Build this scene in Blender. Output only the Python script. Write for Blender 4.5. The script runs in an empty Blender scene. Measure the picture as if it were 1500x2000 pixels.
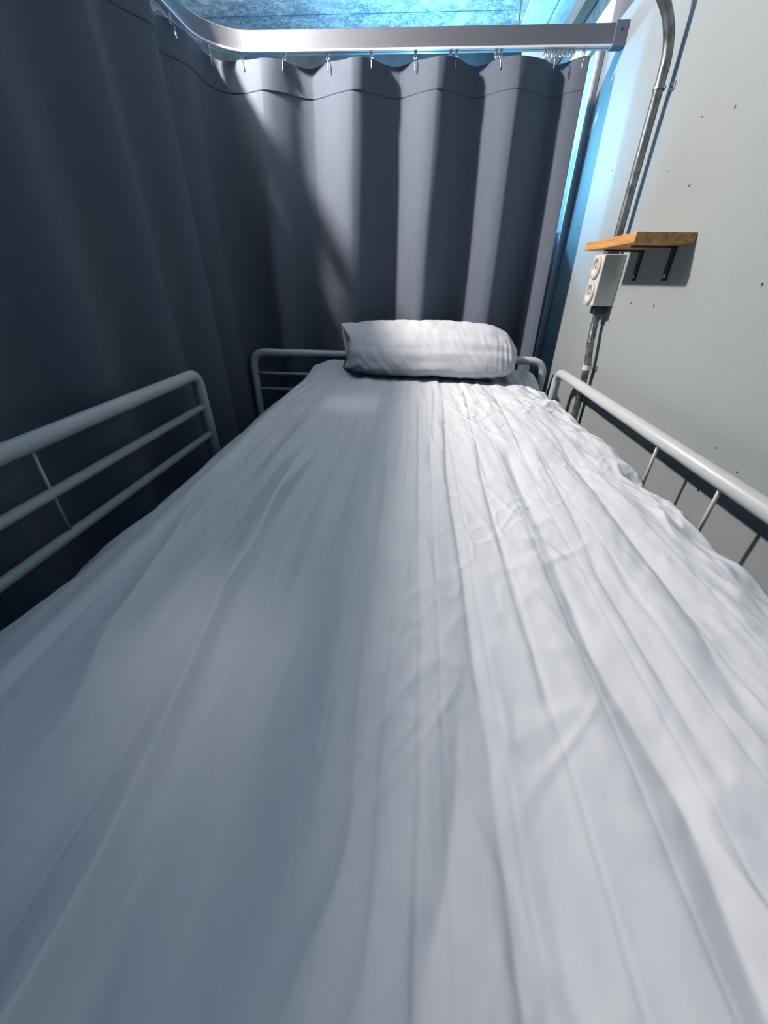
import bpy, bmesh, math, random
import numpy as np
from mathutils import Vector, Matrix, noise
random.seed(7)
C = bpy.context.scene.collection
S = bpy.context.scene

# ------------------------------------------------------------------ camera
F = 750.0; H = 0.33
cam_d = bpy.data.cameras.new('camera'); cam = bpy.data.objects.new('camera', cam_d); C.objects.link(cam)
cam_d.sensor_fit = 'VERTICAL'; cam_d.sensor_height = 24.0; cam_d.lens = 24.0 * F / 2000.0
cam_d.clip_start = 0.01; cam_d.clip_end = 50
_a = np.array([73.0, 452.0, -F]); _dx = -25.0
_d = np.array([_dx, -(F * F + _a[0] * _dx) / _a[1], -F])
_ey = _a / np.linalg.norm(_a); _ez = -_d / np.linalg.norm(_d); _ex = np.cross(_ey, _ez)
R = np.stack([_ex, _ey, _ez])
cam.matrix_world = Matrix.Translation((0, 0, H)) @ Matrix(R.tolist()).to_4x4()
S.camera = cam

# ------------------------------------------------------------------ light and exposure
S.view_settings.view_transform = 'Standard'; S.view_settings.look = 'None'
S.view_settings.gamma = 1.0; S.view_settings.exposure = 0.0
S.view_settings.use_curve_mapping = False
S.cycles.diffuse_bounces = 1
W = bpy.data.worlds.new('world'); S.world = W; W.use_nodes = True
bg = W.node_tree.nodes['Background']
bg.inputs[0].default_value = (0.02, 0.27, 0.75, 1); bg.inputs[1].default_value = 0.45

def light(name, kind, loc, power, col, **k):
    l = bpy.data.lights.new(name, kind); l.energy = power; l.color = col
    o = bpy.data.objects.new(name, l); C.objects.link(o); o.location = loc
    for a, b in k.items():
        if a == 'target':
            o.rotation_euler = (Vector(b) - Vector(loc)).to_track_quat('-Z', 'Y').to_euler()
        else: setattr(l, a, b)
    return o
light('room_lamp', 'POINT', (-1.04, 1.415, 1.385), 174, (1.0, 0.835, 0.75), shadow_soft_size=0.034)
light('overhead_fill', 'AREA', (0.05, -0.1, 1.40), 0.16, (0.62, 0.93, 1.0), target=(-0.12, 0.62, 0.0), shape='DISK', size=0.5, spread=math.radians(75))  # added soft fill from above to lift the shaded sheet, no fixture there
light('window_light', 'AREA', (0.0, 3.06, 0.95), 17, (0.20, 0.62, 1.0), target=(0.0, 1.9, 1.02), shape='RECTANGLE', size=0.9, size_y=0.5)
light('window_glow', 'POINT', (-0.05, 2.80, 0.90), 34.0, (0.20, 0.62, 1.0), shadow_soft_size=0.05)

# ------------------------------------------------------------------ helpers
def tag(o, label, cat, group=None):
    o['label'] = label; o['category'] = cat
    if group: o['group'] = group
    return o
def empty(name, loc, label, cat, group=None):
    o = bpy.data.objects.new(name, None); C.objects.link(o); o.location = loc; o.empty_display_size = 0.02
    return tag(o, label, cat, group)
def mesh_obj(name, verts, faces, mat, parent=None, smooth=True):
    me = bpy.data.meshes.new(name)
    me.from_pydata([tuple(v) for v in verts], [], [tuple(f) for f in faces]); me.update()
    if smooth: me.polygons.foreach_set('use_smooth', [True] * len(me.polygons))
    o = bpy.data.objects.new(name, me); C.objects.link(o); me.materials.append(mat)
    if parent:
        o.parent = parent; o.matrix_parent_inverse = Matrix.Translation(-parent.location)
    return o
def bm_obj(name, bm, mat, parent=None, smooth=False):
    me = bpy.data.meshes.new(name); bmesh.ops.recalc_face_normals(bm, faces=bm.faces[:]); bm.to_mesh(me); bm.free()
    if smooth: me.polygons.foreach_set('use_smooth', [True] * len(me.polygons))
    o = bpy.data.objects.new(name, me); C.objects.link(o); me.materials.append(mat)
    if parent:
        o.parent = parent; o.matrix_parent_inverse = Matrix.Translation(-parent.location)
    return o
def box(bm, x0, x1, y0, y1, z0, z1, bevel=0.0, seg=2):
    g = bmesh.ops.create_cube(bm, size=1.0)
    for v in g['verts']:
        v.co = Vector(((x0 + x1) / 2 + v.co.x * (x1 - x0), (y0 + y1) / 2 + v.co.y * (y1 - y0), (z0 + z1) / 2 + v.co.z * (z1 - z0)))
    if bevel:
        es = {e for v in g['verts'] for e in v.link_edges}
        bmesh.ops.bevel(bm, geom=list(es), offset=bevel, segments=seg, affect='EDGES', profile=0.5)
    return bm
def boxo(name, b, mat, parent=None, bevel=0.0):
    bm = bmesh.new(); box(bm, *b, bevel=bevel); return bm_obj(name, bm, mat, parent)
def struct(o): o['kind'] = 'structure'; return o
def sweep(path, section, closed_section=True, up=(0, 0, 1), caps=True):
    """sweep a 2-D section (side, up) along a path -> verts, faces"""
    P = [Vector(p) for p in path]; n = len(section); V = []; Fc = []; up = Vector(up)
    for i, p in enumerate(P):
        t = (P[min(i + 1, len(P) - 1)] - P[max(i - 1, 0)]).normalized()
        s = t.cross(up).normalized(); u = s.cross(t).normalized()
        for a, b in section: V.append(p + s * a + u * b)
    for i in range(len(P) - 1):
        for j in range(n if closed_section else n - 1):
            k = (j + 1) % n
            Fc.append((i * n + j, i * n + k, (i + 1) * n + k, (i + 1) * n + j))
    if caps and closed_section:
        Fc.append(tuple(range(n - 1, -1, -1))); Fc.append(tuple((len(P) - 1) * n + j for j in range(n)))
    return V, Fc
def tube(path, r, n=20, wob=None):
    """round tube with parallel transport frames"""
    P = [Vector(p) for p in path]; V = []; Fc = []
    T = [(P[min(i + 1, len(P) - 1)] - P[max(i - 1, 0)]).normalized() for i in range(len(P))]
    a = Vector((0, 0, 1)) if abs(T[0].z) < 0.9 else Vector((1, 0, 0))
    s = T[0].cross(a).normalized()
    for i, p in enumerate(P):
        s = (s - T[i] * s.dot(T[i])).normalized(); u = T[i].cross(s)
        rr = r if wob is None else r * (1 + wob(i))
        for j in range(n):
            q = 2 * math.pi * j / n; V.append(p + (s * math.cos(q) + u * math.sin(q)) * rr)
    for i in range(len(P) - 1):
        for j in range(n):
            k = (j + 1) % n; Fc.append((i * n + j, (i + 1) * n + j, (i + 1) * n + k, i * n + k))
    Fc.append(tuple(range(n))); Fc.append(tuple((len(P) - 1) * n + j for j in range(n - 1, -1, -1)))
    return V, Fc
def fillet(pts, r, n=8):
    """round the corners of a polyline"""
    P = [Vector(p) for p in pts]; out = [P[0]]
    for i in range(1, len(P) - 1):
        a = (P[i - 1] - P[i]); b = (P[i + 1] - P[i]); ri = r[i - 1] if isinstance(r, (list, tuple)) else r
        ang = a.angle(b); d = min(ri / math.tan(ang / 2), a.length * .49, b.length * .49)
        p0 = P[i] + a.normalized() * d; p1 = P[i] + b.normalized() * d
        for k in range(n + 1):
            t = k / n; out.append(p0 * (1 - t) ** 2 + P[i] * 2 * t * (1 - t) + p1 * t * t)
    out.append(P[-1]); return out
def dense(pts, step):
    out = []
    for a, b in zip(pts[:-1], pts[1:]):
        a = Vector(a); b = Vector(b); n = max(1, int((b - a).length / step))
        out += [a.lerp(b, k / n) for k in range(n)]
    return out + [Vector(pts[-1])]
def lathe(prof, n=24):
    """profile (r, h) around z"""
    V = []; Fc = []
    for r, h in prof:
        for j in range(n): V.append(Vector((r * math.cos(2 * math.pi * j / n), r * math.sin(2 * math.pi * j / n), h)))
    for i in range(len(prof) - 1):
        for j in range(n):
            k = (j + 1) % n; Fc.append((i * n + j, i * n + k, (i + 1) * n + k, (i + 1) * n + j))
    return V, Fc

# ------------------------------------------------------------------ materials
class NT:
    def __init__(s, name):
        s.m = bpy.data.materials.new(name); s.m.use_nodes = True; s.t = s.m.node_tree; s.b = s.t.nodes['Principled BSDF']
    def n(s, ty, **k):
        nd = s.t.nodes.new(ty)
        for a, b in k.items():
            if a in nd.inputs: nd.inputs[a].default_value = b
            else: setattr(nd, a, b)
        return nd
    def l(s, a, b): s.t.links.new(a, b)
def simple(name, col, rough=0.5, metal=0.0, noise_scale=None, noise_amt=0.1, bump=0.0, bump_scale=200.0, stretch=(1, 1, 1), spec=0.5, dist=0.002):
    q = NT(name); q.b.inputs['Roughness'].default_value = rough; q.b.inputs['Metallic'].default_value = metal
    q.b.inputs['Specular IOR Level'].default_value = spec
    q.b.inputs['Base Color'].default_value = (*col, 1)
    tc = q.n('ShaderNodeTexCoord'); mp = q.n('ShaderNodeMapping'); mp.inputs['Scale'].default_value = stretch
    q.l(tc.outputs['Object'], mp.inputs['Vector'])
    if noise_scale:
        nz = q.n('ShaderNodeTexNoise', Scale=noise_scale, Detail=6.0); q.l(mp.outputs[0], nz.inputs['Vector'])
        rp = q.n('ShaderNodeValToRGB'); a = [max(0, c * (1 - noise_amt)) for c in col]; b = [min(1, c * (1 + noise_amt)) for c in col]
        rp.color_ramp.elements[0].position = .3; rp.color_ramp.elements[1].position = .7
        rp.color_ramp.elements[0].color = (*a, 1); rp.color_ramp.elements[1].color = (*b, 1)
        q.l(nz.outputs['Fac'], rp.inputs[0]); q.l(rp.outputs[0], q.b.inputs['Base Color'])
    if bump:
        n2 = q.n('ShaderNodeTexNoise', Scale=bump_scale, Detail=4.0); q.l(mp.outputs[0], n2.inputs['Vector'])
        bp = q.n('ShaderNodeBump', Strength=bump, Distance=dist); q.l(n2.outputs['Fac'], bp.inputs['Height']); q.l(bp.outputs[0], q.b.inputs['Normal'])
    return q.m

def fabric(name, col, weave, strength, rough, stripe=None, stripe_axis='X'):
    q = NT(name); q.b.inputs['Roughness'].default_value = rough; q.b.inputs['Base Color'].default_value = (*col, 1)
    q.b.inputs['Specular IOR Level'].default_value = 0.2
    q.b.inputs['Sheen Weight'].default_value = 0.05
    tc = q.n('ShaderNodeTexCoord')
    hs = []
    for ax in ('X', 'Y', 'Z'):
        w = q.n('ShaderNodeTexWave', Scale=weave, Distortion=1.5, Detail=1.0); w.bands_direction = ax
        q.l(tc.outputs['Object'], w.inputs['Vector']); hs.append(w.outputs['Fac'])
    nz = q.n('ShaderNodeTexNoise', Scale=weave * 1.2, Detail=3.0); q.l(tc.outputs['Object'], nz.inputs['Vector'])
    acc = nz.outputs['Fac']
    for h in hs:
        m = q.n('ShaderNodeMath', operation='ADD'); q.l(acc, m.inputs[0]); q.l(h, m.inputs[1]); acc = m.outputs[0]
    bp = q.n('ShaderNodeBump', Strength=strength, Distance=0.0004); q.l(acc, bp.inputs['Height']); q.l(bp.outputs[0], q.b.inputs['Normal'])
    # large soft mottling of the cloth itself
    n3 = q.n('ShaderNodeTexNoise', Scale=14.0, Detail=4.0); q.l(tc.outputs['Object'], n3.inputs['Vector'])
    mx = q.n('ShaderNodeMix', data_type='RGBA'); mx.inputs[6].default_value = (*[c * .96 for c in col], 1); mx.inputs[7].default_value = (*[min(1, c * 1.04) for c in col], 1)
    q.l(n3.outputs['Fac'], mx.inputs[0]); cc = mx.outputs[2]
    if stripe:                                   # woven satin stripes
        w = q.n('ShaderNodeTexWave', Scale=stripe, Distortion=0.0); w.bands_direction = stripe_axis
        q.l(tc.outputs['Object'], w.inputs['Vector'])
        rr = q.n('ShaderNodeValToRGB'); rr.color_ramp.elements[0].position = .46; rr.color_ramp.elements[1].position = .54
        rr.color_ramp.elements[0].color = (.975, .98, .985, 1); rr.color_ramp.elements[1].color = (1, 1, 1, 1)
        q.l(w.outputs['Fac'], rr.inputs[0])
        m2 = q.n('ShaderNodeMix', data_type='RGBA', blend_type='MULTIPLY'); m2.inputs[0].default_value = 1
        q.l(cc, m2.inputs[6]); q.l(rr.outputs[0], m2.inputs[7]); cc = m2.outputs[2]
    q.l(cc, q.b.inputs['Base Color'])
    return q.m

M = {}
M['sheet'] = fabric('white_cotton', (0.735, 0.83, 0.90), 700, 0.10, 0.75, stripe=6.28, stripe_axis='X')
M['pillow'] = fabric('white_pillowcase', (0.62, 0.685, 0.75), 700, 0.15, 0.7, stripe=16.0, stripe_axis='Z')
M['curtain'] = fabric('grey_curtain_cloth', (0.142, 0.184, 0.245), 500, 0.6, 0.85)
M['rail_white'] = simple('white_powder_coat', (0.60, 0.69, 0.72), 0.35, bump=0.15, bump_scale=400, noise_scale=6, noise_amt=.03)
M['alu'] = simple('brushed_aluminium', (0.20, 0.225, 0.26), 0.58, 0.7, bump=0.2, bump_scale=60, stretch=(1, 1, 30), noise_scale=20, noise_amt=.06)
M['alu_dark'] = simple('grey_bracket_metal', (0.16, 0.20, 0.26), 0.5, 0.5, noise_scale=20, noise_amt=.1)
M['plastic'] = simple('white_plastic', (0.82, 0.86, 0.90), 0.35, noise_scale=50, noise_amt=.03)
M['steel'] = simple('steel_wire', (0.55, 0.57, 0.6), 0.3, 1.0, noise_scale=50, noise_amt=.05)
M['galv'] = simple('galvanised_steel', (0.20, 0.23, 0.24), 0.42, 0.7, noise_scale=45, noise_amt=.45, bump=.35, bump_scale=60, dist=.003)
M['box'] = simple('grey_white_socket_plastic', (0.66, 0.70, 0.68), 0.45, noise_scale=30, noise_amt=.03)
M['boxin'] = simple('light_socket_inner', (0.60, 0.62, 0.61), 0.4, noise_scale=30, noise_amt=.03)
M['dark'] = simple('black_plastic', (0.015, 0.02, 0.03), 0.5, noise_scale=30, noise_amt=.1)
M['mattress'] = simple('mattress_ticking', (0.6, 0.62, 0.66), 0.9, noise_scale=30, noise_amt=.05)
M['teal'] = simple('dark_teal_paint', (0.010, 0.035, 0.05), 0.7, noise_scale=8, noise_amt=.6, bump=.4, bump_scale=14, dist=.01)
M['board'] = simple('white_painted_board', (0.62, 0.70, 0.74), 0.5, noise_scale=9, noise_amt=.22, stretch=(6, 1, 6), bump=.1, bump_scale=30)
M['floor'] = simple('grey_floor', (0.12, 0.13, 0.15), 0.6, noise_scale=5, noise_amt=.2)
M['trim'] = simple('white_trim_paint', (0.72, 0.76, 0.80), 0.35, noise_scale=12, noise_amt=.06)

def wood(name, c0, c1):
    q = NT(name); q.b.inputs['Roughness'].default_value = .5
    tc = q.n('ShaderNodeTexCoord'); mp = q.n('ShaderNodeMapping'); mp.inputs['Scale'].default_value = (40, 2.0, 40)
    q.l(tc.outputs['Object'], mp.inputs['Vector'])
    n1 = q.n('ShaderNodeTexNoise', Scale=3.0, Detail=8.0, Distortion=.6); q.l(mp.outputs[0], n1.inputs['Vector'])
    rp = q.n('ShaderNodeValToRGB'); rp.color_ramp.elements[0].position = .3; rp.color_ramp.elements[1].position = .72
    rp.color_ramp.elements[0].color = (*c0, 1); rp.color_ramp.elements[1].color = (*c1, 1)
    q.l(n1.outputs['Fac'], rp.inputs[0]); q.l(rp.outputs[0], q.b.inputs['Base Color'])
    bp = q.n('ShaderNodeBump', Strength=.2, Distance=.001); q.l(n1.outputs['Fac'], bp.inputs['Height']); q.l(bp.outputs[0], q.b.inputs['Normal'])
    return q.m
M['wood'] = wood('oiled_pine', (0.42, 0.20, 0.055), (0.72, 0.42, 0.15))
M['batten'] = wood('brown_batten', (0.14, 0.10, 0.08), (0.30, 0.20, 0.15))

def wallmat():
    q = NT('light_grey_painted_wall'); q.b.inputs['Roughness'].default_value = .55; q.b.inputs['Specular IOR Level'].default_value = .3
    tc = q.n('ShaderNodeTexCoord')
    n1 = q.n('ShaderNodeTexNoise', Scale=3.0, Detail=5.0); q.l(tc.outputs['Object'], n1.inputs['Vector'])
    rp = q.n('ShaderNodeValToRGB'); rp.color_ramp.elements[0].color = (.325, .395, .415, 1); rp.color_ramp.elements[1].color = (.36, .43, .455, 1)
    q.l(n1.outputs['Fac'], rp.inputs[0]); q.l(rp.outputs[0], q.b.inputs['Base Color'])
    n2 = q.n('ShaderNodeTexNoise', Scale=160.0, Detail=3.0); q.l(tc.outputs['Object'], n2.inputs['Vector'])
    n3 = q.n('ShaderNodeTexNoise', Scale=22.0, Detail=4.0); q.l(tc.outputs['Object'], n3.inputs['Vector'])
    b1 = q.n('ShaderNodeBump', Strength=.12, Distance=.002); q.l(n2.outputs['Fac'], b1.inputs['Height'])
    b2 = q.n('ShaderNodeBump', Strength=.12, Distance=.006); q.l(n3.outputs['Fac'], b2.inputs['Height']); q.l(b1.outputs[0], b2.inputs['Normal'])
    q.l(b2.outputs[0], q.b.inputs['Normal'])
    return q.m
M['wall'] = wallmat()

def concrete(name, c0, c1, crev):
    q = NT(name); q.b.inputs['Roughness'].default_value = .85
    tc = q.n('ShaderNodeTexCoord')
    n1 = q.n('ShaderNodeTexNoise', Scale=17.0, Detail=10.0, Roughness=.74, Distortion=1.2); q.l(tc.outputs['Object'], n1.inputs['Vector'])
    rp = q.n('ShaderNodeValToRGB'); rp.color_ramp.elements[0].position = .36; rp.color_ramp.elements[1].position = .62
    rp.color_ramp.elements[0].color = (*c0, 1); rp.color_ramp.elements[1].color = (*c1, 1); q.l(n1.outputs['Fac'], rp.inputs[0])
    # cracks and pits with shapes of their own
    mp = q.n('ShaderNodeMapping'); mp.inputs['Scale'].default_value = (1, 1.8, 1); q.l(tc.outputs['Object'], mp.inputs['Vector'])
    n2 = q.n('ShaderNodeTexNoise', Scale=13.0, Detail=7.0, Roughness=.7, Distortion=2.2); q.l(mp.outputs[0], n2.inputs['Vector'])
    r2 = q.n('ShaderNodeValToRGB'); r2.color_ramp.elements[0].position = .46; r2.color_ramp.elements[1].position = .50
    r2.color_ramp.elements[0].color = (0, 0, 0, 1); r2.color_ramp.elements[1].color = (1, 1, 1, 1)
    e = r2.color_ramp.elements.new(.54); e.color = (0, 0, 0, 1); q.l(n2.outputs['Fac'], r2.inputs[0])
    n4 = q.n('ShaderNodeTexNoise', Scale=5.0, Detail=3.0); q.l(tc.outputs['Object'], n4.inputs['Vector'])
    r4 = q.n('ShaderNodeValToRGB'); r4.color_ramp.elements[0].position = .40; r4.color_ramp.elements[1].position = .55; q.l(n4.outputs['Fac'], r4.inputs[0])
    mm = q.n('ShaderNodeMath', operation='MULTIPLY'); q.l(r2.outputs[0], mm.inputs[0]); q.l(r4.outputs[0], mm.inputs[1])
    m3 = q.n('ShaderNodeMath', operation='MULTIPLY'); m3.inputs[1].default_value = 1.0; q.l(mm.outputs[0], m3.inputs[0])
    mx = q.n('ShaderNodeMix', data_type='RGBA'); q.l(m3.outputs[0], mx.inputs[0]); q.l(rp.outputs[0], mx.inputs[6]); mx.inputs[7].default_value = (*crev, 1)
    q.l(mx.outputs[2], q.b.inputs['Base Color'])
    b1 = q.n('ShaderNodeBump', Strength=1.0, Distance=.020); q.l(n1.outputs['Fac'], b1.inputs['Height']); q.l(b1.outputs[0], q.b.inputs['Normal'])
    return q.m
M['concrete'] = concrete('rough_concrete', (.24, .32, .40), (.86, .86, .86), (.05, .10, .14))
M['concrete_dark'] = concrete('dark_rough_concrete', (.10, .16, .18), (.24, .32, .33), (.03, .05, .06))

# ------------------------------------------------------------------ the setting
WX = 0.60                      # right wall plane
CZ = 1.45                      # ceiling
YF = 3.12                      # far wall
wr = struct(boxo('wall_right', (WX, WX + .10, -1.6, YF, -1.7, 1.075), M['wall']))
struct(boxo('trim_1', (WX - .012, WX + .10, 2.02, YF, 1.085, 1.16), M['trim'], bevel=.003))        # ledge on the wall head
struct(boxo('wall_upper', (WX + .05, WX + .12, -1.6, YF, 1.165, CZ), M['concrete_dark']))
struct(boxo('trim_2', (WX - .005, WX + .045, 1.9, YF, 1.31, 1.375), M['batten'], bevel=.002))
struct(boxo('ceiling', (-2.4, WX + .12, -1.6, YF + .1, CZ, CZ + .12), M['concrete']))
struct(boxo('wall_far', (-2.4, WX + .12, YF, YF + .1, -1.7, CZ - .002), M['teal']))
struct(boxo('floor', (-2.4, WX + .12, -1.6, YF + .1, -1.8, -1.7), M['floor']))
# white boards under the ceiling along the right wall
b1 = boxo('ceiling_board', (0.425, 0.548, 1.95, YF - .004, CZ - .024, CZ - .003), M['board'], bevel=.002)
b2 = boxo('ceiling_board', (0.552, WX + .045, 1.95, YF - .004, CZ - .024, CZ - .003), M['board'], bevel=.002)
tag(b1, 'white ceiling board between the hanging rod and the next board', 'board', 'white boards under the ceiling')
tag(b2, 'white ceiling board next to the brown batten above the right wall', 'board', 'white boards under the ceiling')
# formwork seam across the slab
struct(boxo('ceiling_seam', (-1.4, 0.42, 2.866, 2.868, CZ - .001, CZ + .002), M['teal'], bpy.data.objects['ceiling']))
# tall white edge profile beside the curtain, against the wall
tp = struct(boxo('trim_3', (0.574, 0.584, 2.05, 2.07, -0.9, 1.06), M['trim'], bevel=.002))
struct(boxo('trim_web', (0.584, WX - .0005, 2.060, 2.068, -0.9, 1.06), M['trim'], tp))
struct(boxo('trim_4', (0.47, 0.66, YF - .03, YF - .001, -1.7, CZ - .03), M['trim'], bevel=.004))
# screw holes and chips in the wall paint
def on_wall(px, py):
    d = R @ np.array([px - 750, -(py - 1000), -F]); t = WX / d[0]; return 0, t * d[1], H + t * d[2]
for i, (px, py, r) in enumerate([(1436, 209, .0028), (1347, 362, .0028), (1489, 556, .003), (1233, 592, .003), (1277, 597, .003), (1372, 228, .0014),
                                 (1241, 684, .0015), (1182, 725, .0018), (1196, 333, .002), (1130, 445, .0038), (1104, 518, .0025), (1398, 875, .0018),
                                 (1364, 957, .003), (1440, 923, .0022), (1305, 335, .0014)]):
    _, y, z = on_wall(px, py)
    V = []; Fc = []; n = 9
    rr = [r * random.uniform(.7, 1.25) for _ in range(n)]; rr = [q_ * .75 for q_ in rr]
    for k, (f, dx) in enumerate(((1.25, -.0001), (1.0, -.0009), (.62, -.0004), (0.05, -.0002))):
        for j in range(n):
            a = 2 * math.pi * j / n; V.append((WX + dx, y + math.cos(a) * rr[j] * f, z + math.sin(a) * rr[j] * f * 1.25))
    for k in range(3):
        for j in range(n): Fc.append((k * n + j, k * n + (j + 1) % n, (k + 1) * n + (j + 1) % n, (k + 1) * n + j))
    struct(mesh_obj('screw_hole', V, Fc, M['dark'], wr))

# low board added behind the curtain, cutting off the blue light on the wall
nb = boxo('light_cut_panel', (-0.70, WX - .004, 2.13, 2.15, -1.7, 0.52), M['board'], bevel=.003)
tag(nb, 'low pale panel added behind the curtain to cut off the blue light on the wall', 'panel')

# ------------------------------------------------------------------ curtain rail
ZR = 1.0075
path = [(WX - .004, 1.88, ZR), (-0.605, 1.88, ZR)]
path = dense([Vector(p) for p in path], .05)
for k in range(1, 25):
    a = math.radians(90 + 90 * k / 24); path.append(Vector((-0.605 + .17 * math.cos(a), 1.71 + .17 * math.sin(a), ZR)))
path += dense([Vector((-0.775, 1.70, ZR)), Vector((-0.775, -0.9, ZR))], .1)[1:]
rail = empty('curtain_rail', (-0.1, 1.88, ZR), 'brushed aluminium curtain rail bending round the bed corner to the right wall', 'curtain rail')
h, w = .0225, .012
sec = [(-w, -h), (-w, h - .002), (-w + .002, h), (w - .002, h), (w, h - .002), (w, -h), (.004, -h), (.004, -h + .003), (w - .002, -h + .003), (w - .002, h - .002), (-w + .002, h - .002), (-w + .002, -h + .003), (-.004, -h + .003), (-.004, -h)]
V, Fc = sweep(path, sec); o = mesh_obj('rail_profile', V, Fc, M['alu'], rail, smooth=False)
# the lower lip that carries the gliders
lip = [(-w - .003, -h - .006), (-w - .003, -h - .001), (-w + .001, -h - .001), (-w + .001, -h - .004), (-.003, -h - .004), (-.003, -h - .006)]
V, Fc = sweep(path, lip); mesh_obj('track_lip', V, Fc, M['plastic'], rail, smooth=False)
lip2 = [(-a, b) for a, b in lip][::-1]
V, Fc = sweep(path, lip2); mesh_obj('track_lip', V, Fc, M['plastic'], rail, smooth=False)
bm = bmesh.new(); box(bm, WX - .040, WX - .0005, 1.88 - .018, 1.88 + .018, ZR - .030, ZR + .027, bevel=.002)
br = bm_obj('end_bracket', bm, M['alu_dark'], rail)
V, Fc = lathe([(0, .0015), (.0022, .0015), (.003, .0005), (.003, 0)], 12)
V = [Vector((v.x + WX - .02, 1.88 - .018 - v.z, v.y + ZR + .006)) for v in V]; mesh_obj('screw', V, Fc, M['dark'], br)
# hanging rod
hr = empty('hanging_rod', (0.262, 1.885, ZR), 'thin steel rod hanging from the ceiling down to the curtain rail', 'rod')
V, Fc = tube([(0.262, 1.885, ZR + .022), (0.262, 1.885, CZ)], .0022, 10); mesh_obj('rod_shaft', V, Fc, M['steel'], hr)
V, Fc = lathe([(.0, .012), (.006, .012), (.007, .0), (0, 0)], 12); V = [v + Vector((.262, 1.885, CZ - .012)) for v in V]; mesh_obj('ceiling_cup', V, Fc, M['steel'], hr)

# ------------------------------------------------------------------ curtain
LX = 1.105                                 # straight run along the head end: x from .50 to -.605
AR = .17 * math.pi / 2
def cpath(s):
    if s < LX: return (0.50 - s, 1.88, 0.0, -1.0)          # point, inward normal
    if s < LX + AR:
        a = math.pi / 2 + (s - LX) / .17
        return (-0.605 + .17 * math.cos(a), 1.71 + .17 * math.sin(a), -math.cos(a), -math.sin(a))
    return (-0.775, 1.71 - (s - LX - AR), 1.0, 0.0)
# knots: s, offset (inward positive = fold towards the bed)
kn = [(0.0, .006), (0.02, .004), (.10, -.034), (.23, .040), (.36, -.034), (.498, .040), (.626, -.034), (.778, .040), (.925, -.036), (1.079, .046),
      (1.22, -.026), (1.36, .010), (1.47, -.028), (1.60, .026), (1.73, -.022), (1.88, .026), (2.03, -.022), (2.20, .026), (2.36, -.020), (2.54, .024), (2.70, -.02), (2.90, .024), (3.1, -.02), (3.3, .02), (3.5, -.01)]
def wave(s, sharp):
    for (a, va), (b, vb) in zip(kn[:-1], kn[1:]):
        if s <= b:
            t = (s - a) / (b - a); t1 = .5 - .5 * math.cos(math.pi * t)
            return va + (vb - va) * (t * sharp + t1 * (1 - sharp))
    return kn[-1][1]
ztop = .957
rows = [0, .001, .004] + [.01 + .0085 * i for i in range(7)] + [.070, .0735, .0755, .077, .078, .079, .080, .083, .088] + [.10 + .0145 * i for i in range(110)]
SM = 3.35; NC = 1000
V = []; idx = []
gl_s = [0.02] + [.1105 + .1455 * 0 for _ in ()]
hook_s = [.018, .135, .283, .427, .563, .710, .858, 1.008, 1.16, 1.30, 1.42, 1.565, 1.71, 1.86]
for r_, dz in enumerate(rows):
    t = min(1, dz / 1.2)
    for c in range(NC):
        s = SM * c / (NC - 1)
        px, py, nx, ny = cpath(s)
        amp = 1.0 + .75 * t
        o_ = wave(s + .012 * math.sin(dz * 2.2 + s * 3), .35 * (1 - t)) * amp
        o_ += .007 * t * noise.noise(Vector((s * 7, dz * 1.1, 3))) + .0022 * noise.noise(Vector((s * 22, dz * 3.0, 9)))
        o_ += .055 * t ** .8 * max(0, 1 - s / .07)          # the free end swings towards the bed
        # secondary dimples between hooks near the top
        o_ += .004 * math.exp(-(dz / .07) ** 2) * math.sin(s * 43 + 1.3)
        # stitched header band and side hem stand slightly proud
        if dz < .0775: o_ += .0022
        if s < .043: o_ += .0018
        if abs(dz - .0785) < .0012: o_ -= .0010
        sag = 0
        for hs in hook_s:
            d = abs(s - hs)
            if d < .09: sag = max(sag, (1 - d / .09) ** 2)
        zt = ztop + .015 * min(1, max(0, (s - LX - .05) / .2))
        z = zt - dz + (sag * .006 - .003) * math.exp(-dz / .05)
        V.append((px + nx * o_, py + ny * o_, z))
Fc = []
for r_ in range(len(rows) - 1):
    for c in range(NC - 1):
        a = r_ * NC + c; Fc.append((a, a + 1, a + NC + 1, a + NC))
cu = mesh_obj('bed_curtain', V, Fc, M['curtain'])
md = cu.modifiers.new('thickness', 'SOLIDIFY'); md.thickness = .0012; md.offset = 0
tag(cu, 'heavy grey curtain hanging in folds round the head and left side of the bed', 'curtain')

# ------------------------------------------------------------------ gliders and hooks
def make_glider(name):
    g = bpy.data.objects.new(name, None); C.objects.link(g); g.empty_display_size = .01
    bm = bmesh.new()
    box(bm, -.0045, .0045, -.003, .003, -.003, .010, bevel=.001, seg=1)
    body = bm_obj('glider_body', bm, M['plastic'], None); body.parent = g
    V, Fc = tube([(.0042 * math.cos(a), 0, -.008 + .0058 * math.sin(a)) for a in [2 * math.pi * k / 16 for k in range(17)]], .0016, 8)
    e = mesh_obj('glider_eye', V, Fc, M['plastic']); e.parent = g
    return g
def make_hook():
    pts = [(0, 0, -.011), (0, -.006, -.014), (0, -.010, -.022), (0, -.0115, -.040), (0, -.010, -.045), (0, -.008, -.041), (0, -.0075, -.026)]
    V, Fc = tube(fillet(pts, .003, 4), .0011, 8); return mesh_obj('hook', V, Fc, M['steel'])
g0 = make_glider('curtain_glider'); hk0 = make_hook(); hk0.parent = g0
def copy_glider(src):
    c = src.copy(); C.objects.link(c)
    for ch in src.children:
        k = ch.copy(); C.objects.link(k); k.parent = c
    return c
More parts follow.
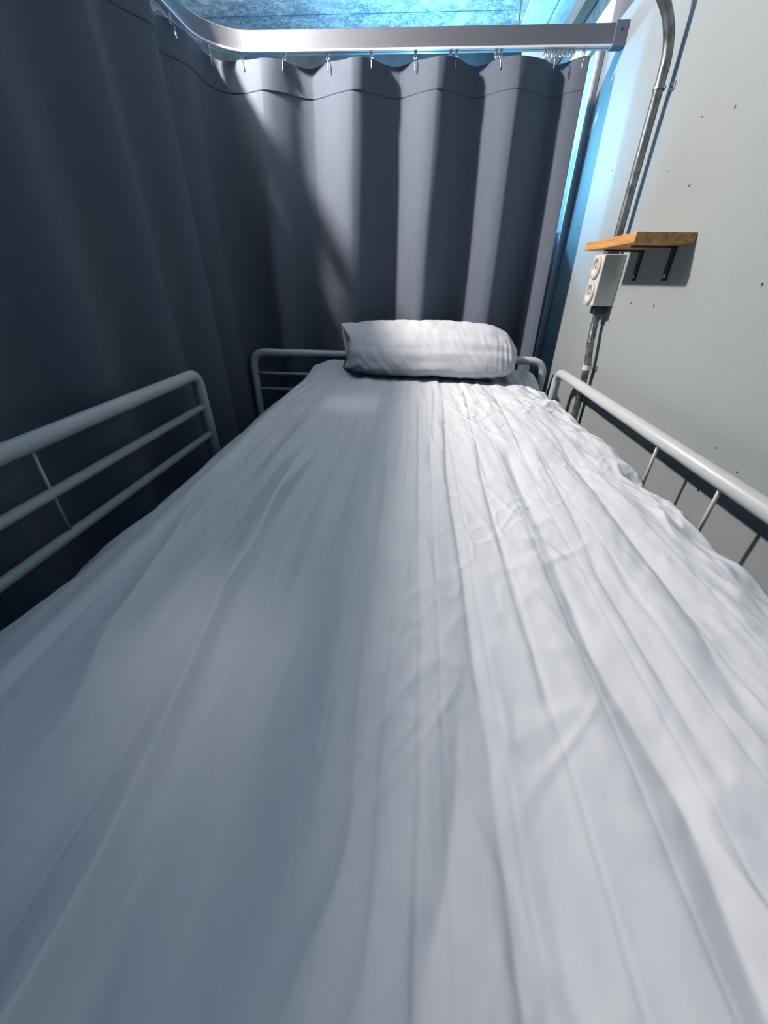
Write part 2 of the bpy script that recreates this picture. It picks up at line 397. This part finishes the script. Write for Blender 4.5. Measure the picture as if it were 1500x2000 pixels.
order = ['white glider and steel hook at the free right end of the curtain',
         'white glider and hook in the valley below the bunched spare gliders',
         'white glider and hook just right of a curtain fold, with a spare glider touching it on the left',
         'white glider and hook paired with a spare glider, third hook from the curtain right end',
         'single white glider and hook right of the middle of the curtain rail',
         'single white glider and hook at the middle of the curtain rail',
         'single white glider and hook over the second bright fold from the left',
         'white glider and hook over the first shaded fold right of the curtain corner',
         'white glider and hook at the lit corner where the diagonal shadow begins',
         'white glider and hook on the bend of the curtain rail, above the shaded corner',
         'white glider and hook on the left run of the curtain rail']
order[2] = 'white glider and hook with a spare glider beside it, nearest the bunched gliders'
order[3] = 'white glider and hook with a spare glider beside it, further from the bunched gliders'
ZG = ZR - h - .010
first = True
gs = [.018, .135, .283, .427, .563, .710, .858, 1.008, 1.155, 1.275, 1.47]
gs = [.018, .110, .283, .427, .563, .710, .858, 1.008, 1.155, 1.262, 1.44]
for s, lab in zip(gs, order):
    g = g0 if first else copy_glider(g0); first = False
    px, py, nx, ny = cpath(s); g.location = (px, py, ZG); g.rotation_euler = (random.uniform(-.08, .08), random.uniform(-.1, .1), math.atan2(-nx, -ny) * -1)
    off = wave(s + .012 * math.sin(.0616 + s * 3), .35) + .004 * math.exp(-.16) * math.sin(s * 43 + 1.3) + .0022
    for ch in g.children:
        if ch.name.startswith('hook'): ch.location.y = -max(0.0, off - .006)
    tag(g, lab, 'curtain glider', 'gliders carrying the curtain')
sp0 = make_glider('spare_glider')
spares = [(.298, 'empty white glider touching the hook glider nearest the bunched gliders'), (.446, 'empty white glider touching the hook glider further from the bunched gliders')] + \
         [(.052 + .0125 * i, 'empty white glider in the bunched row near the rail end, ' + w_ + ' from the right') for i, w_ in enumerate(['first', 'second', 'third', 'fourth', 'fifth', 'sixth', 'seventh', 'last'])]
for i, (s, lab) in enumerate(spares):
    g = sp0 if i == 0 else copy_glider(sp0)
    px, py, nx, ny = cpath(s); g.location = (px, py, ZG); g.rotation_euler = (0, random.uniform(-.12, .12), random.uniform(-.5, .5))
    tag(g, lab, 'curtain glider', 'bunched empty gliders' if i > 1 else 'single empty gliders')

# ------------------------------------------------------------------ bed frame
bed = empty('bunk_bed', (0, .8, -.5), 'white tubular metal top bunk frame under the white sheet', 'bed')
XL, XRr = -.66, .53
tr = .0165
pts = fillet([(XL, -.75, .078), (XL, 1.155, .078), (XL, 1.185, -.45)], .045, 10)
V, Fc = tube(pts, tr, 24); gl = mesh_obj('guard_rail', V, Fc, M['rail_white'], bed)
gl['label'] = 'left guard rail with three bars'
for z, y1 in ((-.020, 1.157), (-.110, 1.162)):
    V, Fc = tube([(XL, -.75, z), (XL, y1, z)], .0105, 16); mesh_obj('cross_bar', V, Fc, M['rail_white'], gl)
for y in (.575, -.1):
    V, Fc = tube([(XL, y, .075), (XL, y, -.11)], .0032, 10); mesh_obj('thin_rod', V, Fc, M['rail_white'], gl)
pts = fillet([(XRr, -.75, .048), (XRr, 1.545, .048), (XRr, 1.575, -.45)], .05, 10)
V, Fc = tube(pts, .0155, 24); grr = mesh_obj('guard_rail', V, Fc, M['rail_white'], bed); grr['label'] = 'right guard rail along the wall'
V, Fc = tube([(XRr, -.75, -.11), (XRr, 1.555, -.11)], .0105, 16); mesh_obj('cross_bar', V, Fc, M['rail_white'], grr)
for y in (.83, .628, .1):
    V, Fc = tube([(XRr, y, .045), (XRr, y, -.11)], .0036, 10); mesh_obj('thin_rod', V, Fc, M['rail_white'], grr)
YH = 1.785
pts = fillet([(-.735, YH, -1.65), (-.735, YH, .045), (.545, YH, .045), (.545, YH, -1.65)], .065, 12)
V, Fc = tube(pts, .0165, 24); hb = mesh_obj('headboard', V, Fc, M['rail_white'], bed)
for z in (-.045, -.115, -.30):
    V, Fc = tube([(-.735, YH, z), (.545, YH, z)], .0085, 16); mesh_obj('cross_bar', V, Fc, M['rail_white'], hb)
pts = fillet([(-.735, -.78, -1.65), (-.735, -.78, .045), (.545, -.78, .045), (.545, -.78, -1.65)], .065, 12)
V, Fc = tube(pts, .0165, 24); mesh_obj('footboard', V, Fc, M['rail_white'], bed)
bm = bmesh.new(); box(bm, -.735, -.70, -.78, YH, -.34, -.28, bevel=.004); box(bm, .51, .545, -.78, YH, -.34, -.28, bevel=.004)
for k in range(12): box(bm, -.70, .51, -.7 + k * .21, -.64 + k * .21, -.31, -.295)
bm_obj('slat_base', bm, M['rail_white'], bed)

# ------------------------------------------------------------------ mattress and sheet
bm = bmesh.new(); box(bm, -.50, .44, -.72, 1.70, -.292, -.075, bevel=.04, seg=4)
mt = bm_obj('mattress', bm, M['mattress'], None, True); tag(mt, 'thick mattress under the white sheet on the bunk frame', 'mattress')

def gpt(px, py):
    d = R @ np.array([px - 750, -(py - 1000), -F]); t = -H / d[2]; return t * d[0], t * d[1]
# folds traced on the bed plane: points, depth, width of the drop, length of the recovery
folds = [
    ([(600, 880), (545, 985), (490, 1090), (445, 1155), (360, 1350), (315, 1465), (225, 1665), (100, 1915), (40, 2020)], .0065, .009, .040),
    ([(450, 900), (370, 1015), (300, 1115), (215, 1250), (120, 1425)], .0035, .005, .045),
    ([(757, 860), (752, 973), (730, 1100), (713, 1267), (696, 1433), (690, 1600), (660, 1727), (610, 1830), (540, 2010)], .0050, .007, .030),
    ([(817, 780), (817, 1100), (820, 1267), (820, 1533), (812, 1867)], .0020, .0025, .030),
    ([(866, 780), (873, 933), (900, 1100), (927, 1300), (960, 1467), (970, 1580), (993, 1720), (1012, 1880)], .0030, .004, .028),
    ([(930, 860), (940, 933), (993, 1120), (1027, 1233), (1087, 1433), (1122, 1547)], .0028, .004, .030),
    ([(985, 860), (1020, 953), (1100, 1133), (1167, 1287), (1253, 1427), (1333, 1540), (1400, 1687), (1475, 1880)], .0060, .013, .034),
    ([(1040, 870), (1100, 967), (1167, 1120), (1267, 1280), (1360, 1433), (1433, 1567)], .0020, .003, .035),
    ([(1085, 850), (1120, 900), (1207, 1013), (1267, 1087), (1333, 1173), (1433, 1333), (1520, 1450)], .0040, .007, .025),
    ([(905, 1330), (898, 1400), (890, 1560), (873, 1767), (835, 1867), (827, 2010)], .0055, .012, .028),
    ([(690, 1000), (663, 1100), (587, 1367), (545, 1520), (500, 1680)], .0040, .012, .040),
    ([(620, 960), (580, 1067), (540, 1173), (500, 1253)], .0025, .004, .030),
    ([(650, 830), (607, 900), (540, 993), (500, 1050)], .0028, .005, .025),
    ([(700, 780), (668, 860), (640, 930)], .0022, .004, .02),
    ([(620, 800), (560, 880), (500, 960)], .003, .005, .03),
    ([(780, 1300), (765, 1420), (760, 1560), (735, 1750), (700, 1950)], .0035, .009, .030),
    ([(1010, 1500), (1040, 1600), (1080, 1750), (1110, 1900)], .0025, .008, .03),
    ([(905, 1500), (960, 1620), (1000, 1700)], .0020, .006, .02),
    ([(1180, 1060), (1230, 1150), (1290, 1230)], .0035, .006, .02),
    ([(850, 760), (846, 850), (835, 930)], .002, .004, .015),
    ([(905, 760), (925, 850), (960, 960)], .002, .004, .015),
    ([(960, 760), (1010, 860), (1060, 960)], .0022, .004, .015),
    ([(790, 760), (785, 850), (770, 960)], .002, .005, .015),
]
NX, NY = 760, 900
ys = np.linspace(-.72, 1.765, NY)
# cross section through the bed (x, z)
ctl = np.array([(-.632, -.26), (-.618, -.20), (-.600, -.143), (-.545, -.100), (-.485, -.053), (-.425, -.009), (-.395, 0), (-.30, 0.001), (0, 0.002), (.30, 0.001), (.41, -.001), (.462, -.006), (.492, -.022), (.506, -.060), (.508, -.12), (.506, -.26)])
seg = np.r_[0, np.cumsum(np.hypot(np.diff(ctl[:, 0]), np.diff(ctl[:, 1])))]
u = np.linspace(0, seg[-1], NX)
def smooth_interp(u, s, v):
    f = np.interp(u, s, v); k = np.hanning(31); k /= k.sum(); g = np.pad(f, 15, mode='edge'); return np.convolve(g, k, 'valid')
X0 = smooth_interp(u, seg, ctl[:, 0]); Z0 = smooth_interp(u, seg, ctl[:, 1])
Xg = np.tile(X0, (NY, 1)); Zg = np.tile(Z0, (NY, 1)); Yg = np.tile(ys[:, None], (1, NX))
def vnoise(X, Y, seed):
    """smooth value noise on arrays"""
    rs = np.random.RandomState(seed); T = rs.rand(256, 256)
    xi = np.floor(X).astype(int); yi = np.floor(Y).astype(int); fx = X - xi; fy = Y - yi
    fx = fx * fx * (3 - 2 * fx); fy = fy * fy * (3 - 2 * fy)
    g = lambda a, b: T[(yi + b) % 256, (xi + a) % 256]
    return (g(0, 0) * (1 - fx) + g(1, 0) * fx) * (1 - fy) + (g(0, 1) * (1 - fx) + g(1, 1) * fx) * fy - .5
flat = np.clip((Zg + .05) / .05, 0, 1)             # 1 on the flat top
D = np.zeros_like(Xg)
for i, (pts, a, w_, tail) in enumerate(folds):
    q = np.array([gpt(*p) for p in pts]); q = q[np.argsort(q[:, 1])]
    y0, y1 = q[0, 1], q[-1, 1]
    fx = np.interp(ys, q[:, 1], q[:, 0])
    # carry the fold straight on past the frame where it ran out at the bottom
    if y0 < .15: fx = np.where(ys < y0, q[0, 0] + (ys - y0) * (q[1, 0] - q[0, 0]) / (q[1, 1] - q[0, 1] + 1e-6) * .3, fx); y0 = -.6
    kk = np.hanning(25); kk /= kk.sum(); fx = np.convolve(np.pad(fx, 12, mode='edge'), kk, 'valid')
    fx = fx + .0025 * vnoise(ys * 14, ys * 0 + i * 3.3, 5 + i)
    env = np.clip((ys - y0) / .10, 0, 1) * np.clip((y1 + .03 - ys) / .16, 0, 1); env = env * env * (3 - 2 * env)
    env = env * (.8 + .7 * vnoise(ys * 6, ys * 0 + i * 7.7, 50 + i))
    d = Xg - fx[:, None]
    L_ = np.where(d < 0, np.exp(-(np.abs(d) / (w_ * 1.25)) ** 1.5), np.exp(-d / tail))
    if fx.mean() < -.17:                            # on the left the cloth is pleated the other way
        L_ = np.where(d > 0, np.exp(-(d / (w_ * 1.3)) ** 1.5), np.exp(d / (tail * .9)))
        D += 4.0 * a * env[:, None] * L_
    else: D -= 1.7 * a * env[:, None] * L_
# soft long undulations, pulled lengthwise
D += flat * .0060 * vnoise(Xg * 26, Yg * 2.2, 1) + flat * .0030 * vnoise(Xg * 60 + Yg * 3, Yg * 5, 2)
# gathering folds close to the pillow
gat = np.clip((Yg - .85) / .6, 0, 1) * flat
D += gat * .0070 * vnoise((Xg - .04) / (1.15 - .28 * Yg) * 42, Yg * 3.0, 3)
# small creases, stronger toward the right side
def ridged(X, Y, s): return 1 - 2 * np.abs(vnoise(X, Y, s)) * 1.6
rt = np.clip((Xg + .05) / .45, 0, 1)
wx = Xg + .03 * vnoise(Xg * 8, Yg * 8, 11); wy = Yg + .03 * vnoise(Xg * 8, Yg * 8, 12)
cr = np.clip(ridged(wx * 20 + wy * 9, wy * 7 - wx * 6, 21) - .55, 0, 1) * 2
cr2 = np.clip(ridged(wx * 16 - wy * 11, wy * 8 + wx * 8, 22) - .6, 0, 1) * 2
msk = np.clip(vnoise(Xg * 5, Yg * 4, 31) * 3 + .35, 0, 1)
D += (cr * .0042 + cr2 * .0034) * (.25 + .9 * rt) * msk
D += .0085 * rt ** 2 * vnoise(wx * 22, wy * 11, 41) + 0.0014 * vnoise(wx * 90, wy * 50, 42) * (.3 + rt)
# fine crisp creasing
f1 = np.clip(ridged(wx * 34 + wy * 5, wy * 12 - wx * 9, 71) - .62, 0, 1); f2 = np.clip(ridged(wx * 26 - wy * 20, wy * 17 + wx * 12, 72) - .66, 0, 1)
m2 = np.clip(vnoise(Xg * 7 + 2, Yg * 5, 73) * 3 + .3, 0, 1) * np.clip((Xg + .25) / .3, .15, 1)
D += flat * (f1 * .0030 + f2 * .0026) * m2
# thin ironed lines of the woven stripes
ph = ((Xg + .0035 * vnoise(Yg * 5, Xg * 4, 74) - .0165) / .05) % 1.0
D -= flat * .0007 * np.exp(-((ph - .5) / .045) ** 2)
# ruffled right edge: the loose sheet bunches over the mattress side
edge = np.clip((Xg - .38) / .08, 0, 1)
ruf = vnoise(Xg * 6 + 3, Yg * 10 + 1.5 * vnoise(Yg * 6, Xg * 3, 9), 51) + .25 * vnoise(Xg * 12 + Yg * 10, Yg * 24, 52)
rid = np.abs(vnoise(Xg * 20 + wy * 9, wy * 6 - wx * 14, 55)) * 2 + .45 * np.abs(vnoise(wx * 34 + wy * 16, wy * 10 - wx * 20, 56)) * 2
D += edge * .015 * (.5 - rid)
D += edge * .024 * ruf * np.clip((Zg + .2) / .1, 0, 1)
Xg += edge * .010 * vnoise(Yg * 11, Xg * 9, 53)
# left side: cross wrinkles on the slope
le = np.clip((-.42 - Xg) / .06, 0, 1)
lw = vnoise(Yg * 26 + Xg * 9, Xg * 5, 61) * np.clip(vnoise(Yg * 3, Xg * 2 + 9, 62) * 3 + .7, 0, 1)
D += le * .014 * lw; Xg -= le * .012 * vnoise(Yg * 9, Xg * 6, 63)
# crisp upper border line of the left slope
D += .0055 * np.exp(-((Xg + .375 + .06 * np.clip((Yg - .5) / .9, 0, 1)) / .018) ** 2)
# the head end is propped up under the pillow, then falls to the frame
sm = lambda t: t * t * (3 - 2 * t)
up = sm(np.clip((Yg - 1.57) / .15, 0, 1)); D += up * .062 * np.clip(1 - np.abs(Xg - .02) / .50, 0, 1) ** .45
dn = np.clip((Yg - 1.70) / .065, 0, 1)
Zf = Zg + D; Zf = Zf - dn ** 2 * .22
V = np.stack([Xg, Yg, Zf], -1).reshape(-1, 3)
ii = np.arange(NY - 1)[:, None] * NX + np.arange(NX - 1)[None]
Fc = np.stack([ii, ii + 1, ii + NX + 1, ii + NX], -1).reshape(-1, 4)
me = bpy.data.meshes.new('bed_sheet'); me.from_pydata(V.tolist(), [], Fc.tolist()); me.update()
me.polygons.foreach_set('use_smooth', [True] * len(me.polygons)); me.materials.append(M['sheet'])
sh = bpy.data.objects.new('bed_sheet', me); C.objects.link(sh)
tag(sh, 'creased white cotton sheet with long folds covering the top bunk mattress', 'bed sheet')

# ------------------------------------------------------------------ pillow
PX0, PX1 = -.285, .395
NU, NVv = 150, 120
V = []; ctr = (PX0 + PX1) / 2; hw = (PX1 - PX0) / 2
PY, PZ, RY, RZ = 1.645, .099, .135, .080
for i in range(NU):
    uu = -1 + 2 * i / (NU - 1); au = abs(uu)
    fy = max(.02, (1 - au ** 7)) ** .5; 
    fz = 1 - (.10 if uu < 0 else .22) * au ** 4 - (.0 if uu < 0 else .35) * max(0, au - .86) / .14 * .5
    for j in range(NVv):
        a = 2 * math.pi * j / NVv
        ca, sa = math.cos(a), math.sin(a); n_ = 2.9
        r_ = (abs(ca) ** n_ + abs(sa) ** n_) ** (-1 / n_)
        cy, cz = ca * r_, sa * r_
        y = PY + cy * RY * fy; z = PZ + cz * RZ * fz
        # top slopes up to the back; front belly
        tt = min(1, max(0, cz * .8 + .5)); z += .014 * cy * fy * tt + .15 * (y - PY)
        if uu > .55 and cz > 0: z -= .045 * ((uu - .55) / .45) ** 2 * cz
        if cz < -.3: z = z + .012 * (1 - cy) * 0
        # ears: corners at the left end drawn out, top and bottom
        x = ctr + uu * hw
        corner = max(0, abs(cz) - .6) / .4
        if uu < -.9: x -= (.030 * corner - .012) * (-.9 - uu) / .1; z += (.010 if cz > 0 else -.006) * corner * (-.9 - uu) / .1
        if uu > .9: x += (.006 * corner - .012) * (uu - .9) / .1
        if cy < 0: y += .030 * cz * abs(cy) * fy
        # wrinkles
        n1 = noise.noise(Vector((uu * 3.0, y * 26, z * 30)))
        n2 = noise.noise(Vector((uu * 16 + cz * 3, y * 20, z * 14)))
        n3 = noise.noise(Vector((uu * 34, 2.0, z * 10 + 5))) * max(0, uu - .35) * (1 if cy < -.3 else .2)
        k = .0045 * n1 + .0028 * n2 + .0065 * n3
        rc = math.hypot(uu + 1, (cz + 1) * .35); k += .003 * math.sin(math.atan2(cz + 1, (uu + 1) * 3) * 16) * math.exp(-rc * 3.5)
        y += cy * k; z += cz * k
        V.append((x, y, z))
Fc = []
for i in range(NU - 1):
    for j in range(NVv):
        k = (j + 1) % NVv; Fc.append((i * NVv + j, (i + 1) * NVv + j, (i + 1) * NVv + k, i * NVv + k))
Fc.append(tuple(range(NVv))); Fc.append(tuple((NU - 1) * NVv + j for j in range(NVv - 1, -1, -1)))
pl = mesh_obj('pillow', V, Fc, M['pillow'])
tag(pl, 'plump white striped pillow lying at the head of the bed', 'pillow')

# ------------------------------------------------------------------ shelf
sx0, sx1, sy0, sy1, sz0, sz1 = .470, WX, 1.092, 1.398, .411, .431
shf = empty('wall_shelf', (WX, 1.245, .41), 'small wooden shelf on two brackets above the double socket', 'shelf')
boxo('shelf_board', (sx0, sx1 - .0005, sy0, sy1, sz0, sz1), M['wood'], shf, bevel=.0015)
for yb in (1.165, 1.325):
    bm = bmesh.new(); box(bm, .500, WX - .0005, yb - .009, yb + .009, sz0 - .004, sz0, bevel=.0008); box(bm, WX - .0045, WX - .0005, yb - .009, yb + .009, sz0 - .072, sz0, bevel=.0008)
    bk = bm_obj('shelf_bracket', bm, M['dark'], shf)
    V, Fc = lathe([(0, .002), (.003, .0015), (.004, 0)], 12); V = [Vector((WX - .0045 - v.z, yb + v.x, sz0 - .06 + v.y)) for v in V]; mesh_obj('screw', V, Fc, M['steel'], bk)

# ------------------------------------------------------------------ double socket
bx0, by0, by1, bz0, bz1 = .534, 1.415, 1.497, .271, .407
sk = empty('wall_socket', (WX, 1.456, .34), 'pale surface-mounted double socket below the shelf on the conduit', 'socket')
hous = boxo('socket_housing', (bx0 + .004, WX - .0005, by0, by1, bz0, bz1), M['box'], sk, bevel=.003)
# face plate with two round recesses, built as rings
yc = (by0 + by1) / 2
for zc, in ((.305,), (.374,)):
    prof = [(.0315, 0), (.0315, .0040), (.030, .0062), (.0225, .0062), (.0215, .0055), (.0205, .0006), (0.0, .0006)]
    V, Fc = lathe(prof, 36); V = [Vector((bx0 + .004 - v.z, yc + v.x, zc + v.y)) for v in V]
    ou = mesh_obj('socket_outlet', V, Fc, M['boxin'], sk)
    for s_ in (-1, 1):
        V, Fc = lathe([(0, .0008), (.0032, .0008), (.0034, 0)], 14); V = [Vector((bx0 + .0036 - v.z, yc + s_ * .0095 + v.x, zc + v.y)) for v in V]
        mesh_obj('pin_hole', V, Fc, M['dark'], ou)
bm = bmesh.new(); box(bm, .552, .585, 1.435, 1.470, bz1, bz1 + .006, bevel=.001); bm_obj('cable_gland', bm, M['dark'], sk)
bm = bmesh.new(); box(bm, .555, .589, 1.432, 1.468, bz0 - .024, bz0, bevel=.003); bm_obj('cable_gland', bm, M['dark'], sk)

# ------------------------------------------------------------------ conduit
cond = empty('conduit_pipe', (.575, 1.46, 0), 'galvanised conduit pipe running up the right wall through the socket', 'pipe')
def wob(seed): return lambda i: .05 * noise.noise(Vector((i * .35, seed, 0)))
up_pts = [(.574, 1.452, .410), (.574, 1.450, .56), (.573, 1.446, .70), (.571, 1.440, .79)]
arc = []
for k in range(1, 13):
    a = math.radians(75 * k / 12); arc.append((.571 - .17 * (1 - math.cos(a)), 1.440 + .0 * k, .79 + .17 * math.sin(a)))
ex = Vector(arc[-1]); dv = Vector((-math.sin(math.radians(75)), 0, math.cos(math.radians(75))))
arc.append(tuple(ex + dv * .12))
V, Fc = tube(dense([Vector(p) for p in up_pts + arc], .008), .0118, 18, wob(1.3)); mesh_obj('upper_pipe', V, Fc, M['galv'], cond)
lo = fillet([(.574, 1.450, .262), (.573, 1.448, .215), (.570, 1.432, .165), (.574, 1.418, .10), (.577, 1.415, -.02), (.577, 1.415, -1.6)], .05, 8)
V, Fc = tube(dense(lo, .008), .0112, 18, wob(4.3)); mesh_obj('lower_pipe', V, Fc, M['galv'], cond)
def clamp(y, z, xc, rad, lab):
    w2 = .003 if lab == 'galv' else .008
    V, Fc = sweep([(xc + rad * math.cos(a), y - rad * math.sin(a), z) for a in [math.radians(d) for d in range(-60, 245, 12)]], [(-.0012, -w2), (.0012, -w2), (.0012, w2), (-.0012, w2)])
    c = mesh_obj('pipe_clamp', V, Fc, M[lab], cond, smooth=False)
    hh = .008
    bm = bmesh.new(); box(bm, WX - .004, WX - .0006, y - rad - .012, y - rad + .006, z - .008, z + .008, bevel=.001); bm_obj('clamp_tab', bm, M['steel'], c)
    V, Fc = lathe([(0, .0025), (.003, .002), (.0038, 0)], 12); V = [Vector((WX - .004 - v.z, y - rad - .004 + v.x, z + v.y)) for v in V]; mesh_obj('screw', V, Fc, M['dark'], c)
clamp(1.442, .757, .573, .0135, 'galv')
clamp(1.418, .088, .576, .0135, 'plastic')
